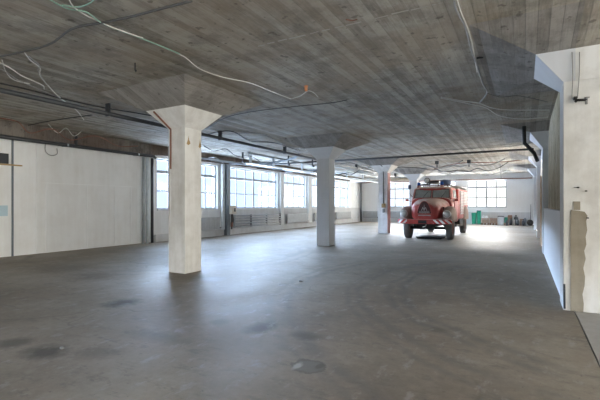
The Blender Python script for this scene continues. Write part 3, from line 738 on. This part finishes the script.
# ================================================================ radiators
def radiator(axis, a0, a1, face, z0, z1, label):
    mid = (a0 + a1) / 2; n_ = max(4, int((a1 - a0) / .11)); hw = (a1 - a0) / 2
    loc = (face + .13, mid, 0) if axis == 'y' else (mid, face - .13, 0)
    o = empty('radiator', loc, label, 'radiator', 'ribbed radiators under the windows', rotz=0 if axis == 'y' else -PI / 2)
    mb = MB(); st = 2 * hw / n_
    for i in range(n_):
        y = -hw + st * (i + .5); mb.box(-.05, .05, y - st * .38, y + st * .38, z0 + .03, z1 - .03)
    mb.box(-.025, .025, -hw, hw, z0, z0 + .07); mb.box(-.025, .025, -hw, hw, z1 - .07, z1)
    for y in (-hw + .15, hw - .15): mb.box(-.12, -.03, y - .02, y + .02, z0 + .1, z0 + .14)
    r = mb.build('ribs', M['radiator'], o)
    MB().lathe([(0, 0), (.03, 0), (.03, .09), (0, .09)], (0, hw + .04, z0 + .06), 'y', 10).build('valve', M['steel_dark'], o)
    MB().tube([(0, hw + .06, z0 + .05), (0, hw + .06, .31 if axis == 'y' else .02)], .015, 6).build('feed_pipe', M['radiator'], o)
RX = WL + .06
radiator('y', 13.2, 14.9, RX + .06, .34, .92, 'grey ribbed radiator under the window right behind the nearest column')
radiator('y', 21.3, 24.0, RX, .36, .95, 'grey radiator under the third window, right of the long pipe coil')
radiator('y', 25.0, 27.6, RX, .36, .95, 'grey radiator under the fourth window, behind the middle column')
radiator('y', 28.8, 31.7, RX, .36, .95, 'grey radiator under the farthest left window, right of the middle column')
radiator('x', -12.7, -11.45, BK - .06, .36, .95, 'grey radiator on the back wall in the far left corner')
radiator('x', -11.1, -8.6, BK - .06, .36, .95, 'grey radiator under the back window left of the fire engine')
o = empty('pipe_coil', (WL + .15, 18.4, 0), 'long grey heating coil of five level pipes under the widest window', 'radiator')
for i in range(5): MB().tube([(0, -2.25, .40 + i * .135), (0, 2.25, .40 + i * .135)], .032, 8).build('pipe', M['radiator'], o)
for y in (-2.2, -.75, .75, 2.2): MB().box(-.09, .04, y - .02, y + .02, .34, 1.0).build('upright', M['radiator'], o)

# ================================================================ pipes and posts
def pipe(name, pts, r, mat, label, cat, group=None, n=10, sub=0):
    o = MB().tube(spline(pts, sub) if sub else pts, r, n).build(name, mat, None)
    return tag(o, label, cat, group)
b_ = pipe('ceiling_pipe', [(-8.6, 0, 3.66), (-8.6, 33.9, 3.66)], .05, M['steel_dark'], 'long black pipe under the ceiling running left of the columns', 'pipe')
for y in range(2, 33, 4): MB().box(-8.67, -8.53, y, y + .04, 3.60, CEIL).build('pipe_hanger', M['steel_dark'], b_)
b_ = pipe('wall_pipe', [(-12.80, -2, 3.42), (-12.80, 10.95, 3.42), (-12.80, 11.05, 3.36)], .055, M['steel_dark'], 'black pipe running along the top of the white left wall', 'pipe')
for y in (1.5, 4.5, 7.5, 10.2): MB().box(-13.08, -12.74, y, y + .05, 3.38, 3.46).build('bracket', M['galv'], b_)
q = onX(76, 140, -12.8); MB().tube([(-12.8, q.y, 3.42), (-12.8, q.y, 3.78)], .05).build('riser', M['steel_dark'], b_)
for y, m_, r_, lb in ((10.56, 'grey_pipe', .045, 'grey vertical pipe, leftmost of three at the end of the white wall'),
                      (10.75, 'light_pipe', .055, 'pale lagged vertical pipe between a grey and a dark one'),
                      (10.98, 'steel_dark', .055, 'dark vertical pipe, rightmost of three beside the first window')):
    pipe('riser_pipe', [(-12.92, y, 0), (-12.92, y, 3.36)], r_, M[m_], lb, 'pipe', 'vertical pipes at the end of the white wall')
pipe('cross_pipe', [(-8.7, 18.2, 3.70), (.30, 18.2, 3.70)], .045, M['black'], 'thin black pipe crossing the ceiling above the fire engine', 'pipe')
# steel post between the first two windows with its switch box
o = empty('steel_post', (-12.86, 15.52, 0), 'dark blue grey steel post standing between the two nearest windows', 'post')
MB().box(-.10, .10, -.13, .10, .0, 3.5).build('post', M['steel_blue'], o)
MB().box(-.12, -.02, -.34, -.17, .30, 3.5).build('cover_strip', M['frame_l'], o)
MB().box(-.02, .02, .12, .17, 1.0, 3.5).build('conduit', M['steel_dark'], o)
o = empty('switch_box', (-12.72, 15.62, 1.05), 'beige switch box with dangling cables on the steel post', 'switch box')
MB().box(0, .14, -.12, .26, 0, .42).build('box_body', M['beige'], o, bevel=.01)
MB().box(.141, .15, .06, .20, .12, .30).build('switch', M['steel_dark'], o)
mb = MB()
for k in range(4): mb.tube(spline([(.06, -.06 + k * .04, .0), (.08, -.08 + k * .06, -.3), (.05, -.04 + k * .03, -.55), (.06, -.05 + k * .02, -.75)], 5), .022, 6)
mb.build('cable_bundle', M['cable_k'], o)
MB().box(.02, .10, -.06, .04, -.62, -.40).build('plug', M['rust'], o)
# cable trays and service pipes along the window wall
o = empty('cable_tray', (-10.8, 24, 3.34), 'bright galvanised cable tray hanging in front of the left windows', 'cable tray')
mb = MB(); mb.box(-.12, .12, -9.6, 9.9, 0, .012); mb.box(-.12, -.11, -9.6, 9.9, .012, .07); mb.box(.11, .12, -9.6, 9.9, .012, .07)
mb.build('tray', M['galv'], o)
for y in (-9.4, -7.5, -4.6, -1.5, 1.8, 5.0, 8.2): MB().box(-.045, .045, y, y + .08, .0, .56).build('hanger', M['light_pipe'], o)
mb = MB()
for k in range(3): mb.tube(spline([(-.07 + .06 * k + random.uniform(-.02, .02), -9.3 + i * 2.0, .035) for i in range(10)], 3), .018, 6)
mb.build('cable', M['cable_k'], o)
pipe('service_pipe', [(-11.7, 11.6, 3.45), (-11.7, 31.2, 3.45)], .04, M['grey_pipe'], 'grey service pipe between the cable tray and the left windows', 'pipe')
pipe('service_pipe', [(-9.7, 13.0, 3.60), (-9.7, 31.2, 3.60)], .035, M['grey_pipe'], 'thin grey service pipe between the cable tray and the black pipe', 'pipe')
pipe('conduit', [(-12.8, 15.6, 3.56), (-10.8, 15.9, 3.5), (-9.2, 15.6, 3.6), (-8.6, 15.2, 3.7)], .05, M['steel_blue'], 'dark pipe crossing from the steel post towards the black pipe', 'pipe', sub=5)
pipe('conduit', [(-12.9, 18.2, 3.71), (-8.75, 18.2, 3.71)], .04, M['steel_dark'], 'straight dark pipe crossing the ceiling over the widest window', 'pipe')
pipe('conduit', [(-12.9, 21.0, 3.55), (-10.2, 21.0, 3.55), (-10.0, 21.0, 3.78)], .05, M['steel_blue'], 'dark pipe with a raised end above the third window', 'pipe')
pipe('conduit', [(-12.9, 26.2, 3.76), (-7.9, 26.0, 3.76)], .04, M['grey_pipe'], 'grey pipe crossing the ceiling in front of the fourth window', 'pipe')
for (x, y, lb) in ((-10.1, 16.8, 'dark pipe stub hanging from the ceiling before the widest window'), (-9.4, 18.0, 'dark pipe stub hanging beside the black ceiling pipe'), (-11.2, 14.6, 'dark pipe stub hanging near the steel post')):
    mb = MB(); mb.tube([(x, y, CEIL), (x, y, 3.42)], .04); mb.tube([(x, y, 3.46), (x + .2, y - .25, 3.44)], .045)
    tag(mb.build('pipe_stub', M['steel_dark'], None), lb, 'pipe', 'stubs under the ceiling by the windows')
pipe('ventilation_duct', [(-12.8, 31.4, 3.52), (-7.2, 31.4, 3.52)], .11, M['beige'], 'pale round duct crossing below the ceiling near the far corner', 'duct', n=14)
pipe('corner_pipe', [(-12.92, 34.22, 0), (-12.92, 34.22, 3.45)], .05, M['steel_dark'], 'dark vertical pipe in the far left corner', 'pipe')
# elbow downpipe on the second wall pier
A = [onY(524, 128, 13.6), onY(524.5, 143, 13.6), onY(534, 153, 14.0), onY(539.5, 159, 14.2)]
A[0].z = CEIL
pipe('elbow_pipe', [tuple(A[0]), tuple(A[1]), tuple(A[2]), (.33, 14.22, A[3].z - .05)], .055, M['black'], 'black elbow pipe coming down along the second wall pier', 'pipe')

# ================================================================ ceiling cables
def cable(px, r, mat, label, group=None, dz=.03, n=6, sub=7, wob=.0, name='ceiling_cable'):
    pts = []
    for i, q in enumerate(px):
        z = CEIL - (q[2] if len(q) > 2 else dz); p_ = pt(q[0], q[1], z); pts.append(p_)
    o = MB().tube(spline(pts, sub), r * .72, n).build(name, mat, None); return tag(o, label, 'cable', group)
cable([(66, -6), (76, 9), (100, 22), (122, 31), (143, 38)], .011, M['cable_w'], 'white cable crossing the top left ceiling down to the middle')
cable([(160, 46), (176, 53), (186, 58), (200, 69), (222, 77), (250, 83), (270, 91), (291, 99)], .011, M['cable_w'], 'white cable snaking over the ceiling right of the nearest column')
cable([(40, -6), (66, 8), (86, 12), (104, 24), (140, 38), (158, 45), (180, 54)], .013, M['cable_t'], 'green cable running beside the white one at top left')
cable([(62, 5), (78, 7), (90, 3), (98, -4)], .013, M['cable_t'], 'short looped green cable at the top left edge')
cable([(-8, 58), (22, 52), (50, 44), (72, 29), (100, 23), (130, 17), (160, 9), (192, 1)], .02, M['cable_d'], 'dark grey cable running from left edge up to the top')
cable([(24, 52), (30, 60), (40, 68), (41, 77), (58, 96), (76, 110), (84, 120)], .014, M['cable_w'], 'pale cable hanging loose from the grey cable at left')
cable([(28, 56), (40, 66), (38, 71), (50, 88), (66, 103), (98, 117)], .012, M['cable_g'], 'grey cable beside the loose pale one at left')
cable([(-6, 60), (10, 68), (22, 76), (42, 85), (44, 89)], .014, M['cable_w'], 'pale cable, uppermost of the bunch at the left edge')
cable([(-6, 66), (6, 72), (18, 80), (36, 88), (60, 98)], .012, M['cable_g'], 'grey cable in the bunch at the left edge')
cable([(2, 60), (6, 72), (14, 80), (30, 84)], .010, M['cable_w'], 'thin curled pale cable end at the left edge')
cable([(-6, 82), (30, 90), (60, 98), (100, 107), (130, 112), (160, 117)], .022, M['cable_k'], 'black cable running above the long black pipe at left')
cable([(20, 127), (50, 121), (92, 115)], .018, M['cable_k'], 'short black cable between the two left pipes')
cable([(208, 128), (225, 118), (250, 112), (290, 107), (330, 103), (347, 100)], .014, M['cable_k'], 'thin black cable from the nearest column towards the orange fitting')
cable([(291, 99), (300, 96), (308, 91), (314, 93), (318, 97)], .010, M['cable_w'], 'short pale lead ending beside the orange ceiling fitting')
cable([(200, 136), (230, 131), (250, 141), (275, 143), (300, 151)], .025, M['cable_k'], 'black cable wandering between the two nearest columns')
cable([(205, 128), (225, 134), (260, 134), (285, 145), (300, 149)], .018, M['cable_g'], 'grey cable wandering between the two nearest columns')
cable([(200, 152), (222, 150, .2), (240, 158, .3), (262, 160, .2)], .022, M['cable_w'], 'pale drooping cable over the second window')
cable([(202, 158), (216, 158, .3), (228, 166, .35), (238, 164, .2)], .03, M['cable_g'], 'grey drooping cable beside the steel post')
cable([(453, -6), (457, 10), (466, 28), (471, 48), (478, 68), (483, 84), (487, 93), (479, 103)], .02, M['cable_g'], 'thick grey cable dropping down the ceiling beside the right haunch')
cable([(456, -6), (460, 10), (469, 32), (474, 54), (477, 72)], .012, M['cable_w'], 'thin white cable beside the thick grey one at the right haunch')
cable([(441, 97), (462, 101), (478, 103), (492, 108), (510, 110), (549, 110)], .014, M['cable_w'], 'white cable running right towards the board wall, the upper one')
cable([(441, 98), (470, 104), (486, 108), (500, 116), (522, 119), (548, 117)], .014, M['cable_w'], 'white cable running right towards the board wall, the lower one')
cable([(434, 169), (446, 166), (462, 163, .12), (500, 162, .12), (522, 160, .1)], .035, M['rust'], 'rust brown hose sagging across the ceiling behind the fire engine')
cable([(395, 167), (420, 168, .1), (432, 170, .16), (452, 166, .1), (463, 160)], .03, M['cable_k'], 'black cable sagging above the fire engine roof')
cable([(340, 168), (355, 172, .1), (368, 170, .1), (375, 174, .15)], .04, M['cable_g'], 'grey drooping cable between the middle and the reddish column')
cable([(438, 171), (452, 172, .1), (480, 171, .1), (512, 171)], .035, M['cable_g'], 'thick grey cable near the back wall ceiling')
for u, v in ((437, 161), (469, 160)):
    p_ = pt(u, v, CEIL); mb = MB(); mb.box(-.09, .09, -.09, .09, -.18, 0); mb.tube([(0, 0, -.18), (0, 0, -.36)], .03)
    o = mb.build('junction_box', M['steel_dark'], None, loc=p_); tag(o, 'small black junction box under the ceiling, %s above the fire engine' % ('left one' if u < 450 else 'right one'), 'junction box', 'black boxes above the fire engine')
# orange fitting
p_ = pt(306, 86, CEIL)
o = MB().lathe([(0, -.11), (.025, -.105), (.035, -.07), (.03, -.03), (.045, 0), (0, 0)], p_, 'z', 16).build('ceiling_fitting', M['salmon'], None); tag(o, 'small orange lamp fitting on the ceiling in the middle', 'fitting')
p_ = pt(135, 63, CEIL)
o = MB().tube([p_, p_ + Vector((0, 0, -.12)), p_ + Vector((.02, 0, -.15)), p_ + Vector((.03, 0, -.12))], .010, 6).build('ceiling_hook', M['steel_dark'], None); tag(o, 'small dark hook in the ceiling above the nearest column, left side', 'hook')
p_ = pt(478, 57, CEIL)
# white filled seam in the ceiling
mb = MB(); rnd = random.Random(11); a_ = pt(258, 46, CEIL); y = a_.y; x = a_.x
while x < 3.5:
    l_ = rnd.uniform(.03, .22); w = rnd.uniform(.006, .014); yy = y + rnd.uniform(-.008, .008)
    mb.box(x, x + l_, yy - w, yy + w, CEIL - .004, CEIL); x += l_ + rnd.uniform(.0, .12)
struct(mb.build('trim_15', M['canvas_l']))

# ================================================================ small wall things
q0, q1_ = onX(-14, 158, WL), onX(7.6, 158, WL)
z0, z1 = onX(4, 163.6, WL).z, onX(4, 153.5, WL).z
o = empty('vent_grille', (WL, (q0.y + q1_.y) / 2, z0), 'dark square vent grille high on the left wall edge', 'vent')
hw = (q1_.y - q0.y) / 2
MB().box(0, .06, -hw, hw, 0, z1 - z0).build('grille_plate', M['steel_dark'], o)
MB().box(0, .09, -hw - .05, hw + .35, -.045, -.01).build('ledge', M['brass'], o)
q1_ = onX(7.6, 206, WL); z0, z1 = onX(4, 216, WL).z, onX(4, 205.5, WL).z
o = MB().box(WL, WL + .008, q1_.y - .42, q1_.y, z0, z1).build('notice_sheet', M['paper'], None); tag(o, 'pale blue notice sheet on the left wall edge', 'notice')
q = onX(12.5, 200, WL)
struct(MB().box(WL, WL + .025, q.y - .03, q.y + .02, 0, 3.5).build('trim_16', M['steel_blue']))
o = MB().tube(spline([(-12.98, 6.95, 3.45), (-12.98, 6.95, 3.18), (-12.98, 7.1, 3.06), (-12.98, 7.3, 3.12), (-12.98, 7.3, 3.3)], 5), .014, 6).build('wire_loop', M['cable_g'], None)
tag(o, 'loop of grey wire hanging from the pipe on the left wall', 'wire')
# switch box and cable on the reddish column
cx_, cy_ = -6.53, 20.75
o = empty('switch_box', (cx_ + .06, cy_ - .26, 1.36), 'brown switch box on the front of the reddish column', 'switch box')
MB().box(-.10, .10, -.09, 0, 0, .22).build('box_body', M['brass'], o, bevel=.01)
MB().box(-.05, .05, -.07, 0, -.26, -.06).build('socket', M['cable_g'], o)
mb = MB(); mb.tube(spline([(-.02, -.02, .22), (-.02, -.02, 1.84), (-.03, -.34, 2.19), (-.25, -.42, 2.30)], 6), .02, 6); mb.build('cable', M['cable_k'], o)
# fittings on the near pier
def onP(u, v): return onY(u, v, 6.80)
p_ = onP(576, 101)
o = empty('pipe_valve', p_, 'black pipe valve sticking out high on the near white pier', 'valve')
MB().tube([(0, .02, 0), (0, -.06, 0)], .018, 8).build('spout', M['black'], o)
MB().tube([(0, -.05, 0), (.12, -.05, -.01)], .018, 8).build('valve_body', M['chassis'], o)
mb = MB(); mb.tube([(.115, -.05, .02), (.115, -.05, -.07)], .016, 8); mb.tube([(.09, -.05, .02), (.15, -.05, .02)], .012, 6); mb.build('handle', M['cable_g'], o)
MB().box(-.03, .01, -.03, .02, .02, .06).build('clip', M['black'], o)
for u in (572, 579.5):
    a_, b_ = onP(u, 52), onP(u - (2 if u > 575 else 0), 98)
    o = MB().tube([a_, (a_ + b_) / 2 + Vector((.01, 0, 0)), b_], .006, 6).build('wall_wire', M['cable_g'], None)
    tag(o, 'thin grey wire hanging above the valve on the near pier, %s one' % ('left' if u < 575 else 'right'), 'wire', 'wires on the near pier')
for u, v, lb in ((578, 187.5, 'small black hook on the near pier above the cement patch'), (586, 191, 'small black bolt head right of the hook on the near pier'), (587.5, 218, 'small black bolt head on the near pier beside the cement patch edge')):
    p_ = onP(u, v); mb = MB(); mb.box(-.012, .014, -.012, .022, -.008, .008)
    if u == 578: mb.tube([(-.01, -.01, 0), (-.05, -.02, .0)], .004, 6)
    o = mb.build('wall_hook' if u == 578 else 'bolt_head', M['black'], None, loc=p_); tag(o, lb, 'hook' if u == 578 else 'bolt', 'black fixings on the near pier')
o = MB().tube([(.49, 6.79, .03), (.485, 6.77, .38)], .014, 8).build('iron_bar', M['steel_dark'], None); tag(o, 'short dark iron bar at the foot of the near pier', 'bar')
# wooden door leaf at the right wall
o = empty('wooden_door', (.60, 17.5, 0), 'beige wooden door leaf standing ajar beyond the second wall pier', 'door', rotz=.0)
MB().add([(-.01, .0, .01), (-.13, -.66, .01), (-.09, -.67, .01), (.0, -.04, .01), (-.01, .0, 2.55), (-.13, -.66, 2.55), (-.09, -.67, 2.55), (.0, -.04, 2.55)],
         [(0, 3, 2, 1), (4, 5, 6, 7), (0, 1, 5, 4), (1, 2, 6, 5), (2, 3, 7, 6), (3, 0, 4, 7)]).build('leaf', M['wood'], o)
MB().tube([(-.10, -.55, 1.05), (-.17, -.55, 1.05), (-.17, -.46, 1.05)], .012, 6).build('handle', M['chrome'], o)
# scraps on the floor
for u, v, r_, lb in ((301, 282, .05, 'small crumpled white paper scrap on the floor in mid room'), (62, 349, .03, 'pale plaster crumb beside the oil stain at lower left')):
    p_ = pt(u, v, 0); rnd = random.Random(u)
    mb = MB().ellipsoid((0, 0, r_ * .4), (r_, r_ * .7, r_ * .4), 10, 6); o = mb.build('paper_scrap' if u == 301 else 'plaster_crumb', M['cable_g'], None, loc=p_)
    for v_ in o.data.vertices: v_.co *= rnd.uniform(.8, 1.1)
    lo = min(v_.co.z for v_ in o.data.vertices)
    for v_ in o.data.vertices: v_.co.z -= lo
    tag(o, lb, 'scrap')

cable([(0, 118), (18, 122, .1), (30, 133, .35), (52, 129, .3), (70, 140, .4), (96, 136, .3), (118, 146, .35), (138, 146, .3)], .02, M['rust'], 'rusty cable sagging along the top of the left wall')
cable([(48, 124), (58, 133, .3), (66, 128, .2), (74, 136, .3), (82, 131, .1)], .014, M['cable_w'], 'tangled pale wire above the pipe on the left wall')
cable([(14, 126), (20, 138, .35), (26, 130, .2), (32, 140, .3)], .012, M['cable_d'], 'dark tangled wire at the top left wall corner')
cable([(204, 146), (214, 151, .15), (226, 149, .1), (236, 156, .25), (250, 156, .2), (262, 163, .4)], .022, M['cable_k'], 'black cable looping beside the steel post head')
cable([(318, 160), (330, 166, .2), (345, 168, .2), (362, 166, .1), (374, 170, .2)], .028, M['galv'], 'bright bundled cable right of the middle column')
cable([(338, 164), (352, 163, .1), (364, 168, .25), (376, 166, .1)], .025, M['cable_k'], 'black cable drooping left of the reddish column')
cable([(438, 172, .1), (448, 174, .2), (462, 170, .1), (486, 175, .25), (508, 170)], .03, M['cable_d'], 'dark cable sagging in loops near the back wall ceiling')
cable([(500, 164, .1), (501, 176, .6), (501, 180, .9)], .02, M['cable_d'], 'dark cable end hanging straight down near the back wall')
cable([(444, 150), (480, 148), (512, 146), (536, 142)], .014, M['cable_d'], 'thin dark cable crossing the ceiling before the thin black pipe')
cable([(487, 93), (500, 97), (520, 96), (548, 102)], .010, M['cable_d'], 'thin dark wire on the ceiling behind the right haunch')

tag(MB().tube(spline([pt(346, 19.5, CEIL - .03), pt(352, 20.5, CEIL - .03), pt(357, 19.5, CEIL - .05)], 4), .008, 6).build('ceiling_hook', M['rust'], None), 'tiny rusty hook end in the ceiling near the pale seam', 'hook')
p_ = pt(480, 58.5, CEIL - .03)
tag(MB().box(-.05, .05, -.012, .012, 0, .028).build('ceiling_clip', M['black'], None, loc=p_ + Vector((0, 0, .0))), 'small black clip on the slope beside the thick grey cable', 'clip')

struct(MB().box(WL + .22, .45, BK - .34, BK - .30, 3.46, 3.53).build('trim_18', M['rust']))
rnd = random.Random(21)
for k, (y, x0, x1, z, r_, m_, lb) in enumerate(((23.2, -5.2, -.9, 3.62, .03, 'cable_g', 'grey cable hanging in shallow loops behind the black junction boxes'), (25.0, -5.0, -.8, 3.50, .025, 'cable_d', 'lower dark cable hanging in loops over the rear of the fire engine'),
        (29.6, -5.0, -.9, 3.55, .03, 'cable_w', 'pale cable hanging in loops closest to the back wall'), (24.0, -12.6, -8.9, 3.50, .03, 'cable_d', 'dark looping cable over the third window'), (28.6, -12.6, -8.9, 3.52, .03, 'cable_g', 'grey looping cable over the far left windows'))):
    n_ = 8; pts = [(x0 + (x1 - x0) * i / n_, y + rnd.uniform(-.3, .3), z + (.09 if i % 2 else -.07) * rnd.uniform(.3, 1)) for i in range(n_ + 1)]
    pts[0] = (pts[0][0], pts[0][1], CEIL - .02); pts[-1] = (pts[-1][0], pts[-1][1], CEIL - .02)
    tag(MB().tube(spline(pts, 6), r_, 6).build('ceiling_cable', M[m_], None), lb, 'cable')
simple('rubbish_sack', 505.6, 508.2, .34, .16, M['dark_bag'], 'small black rubbish sack right of the green canister', 'sack', 'bag', Y=32.7)
simple('rubbish_sack', 521.8, 525.0, .40, .22, M['dark_bag'], 'black rubbish sack leaning in front of the blue grey drum', 'sack', 'bag', Y=33.1)
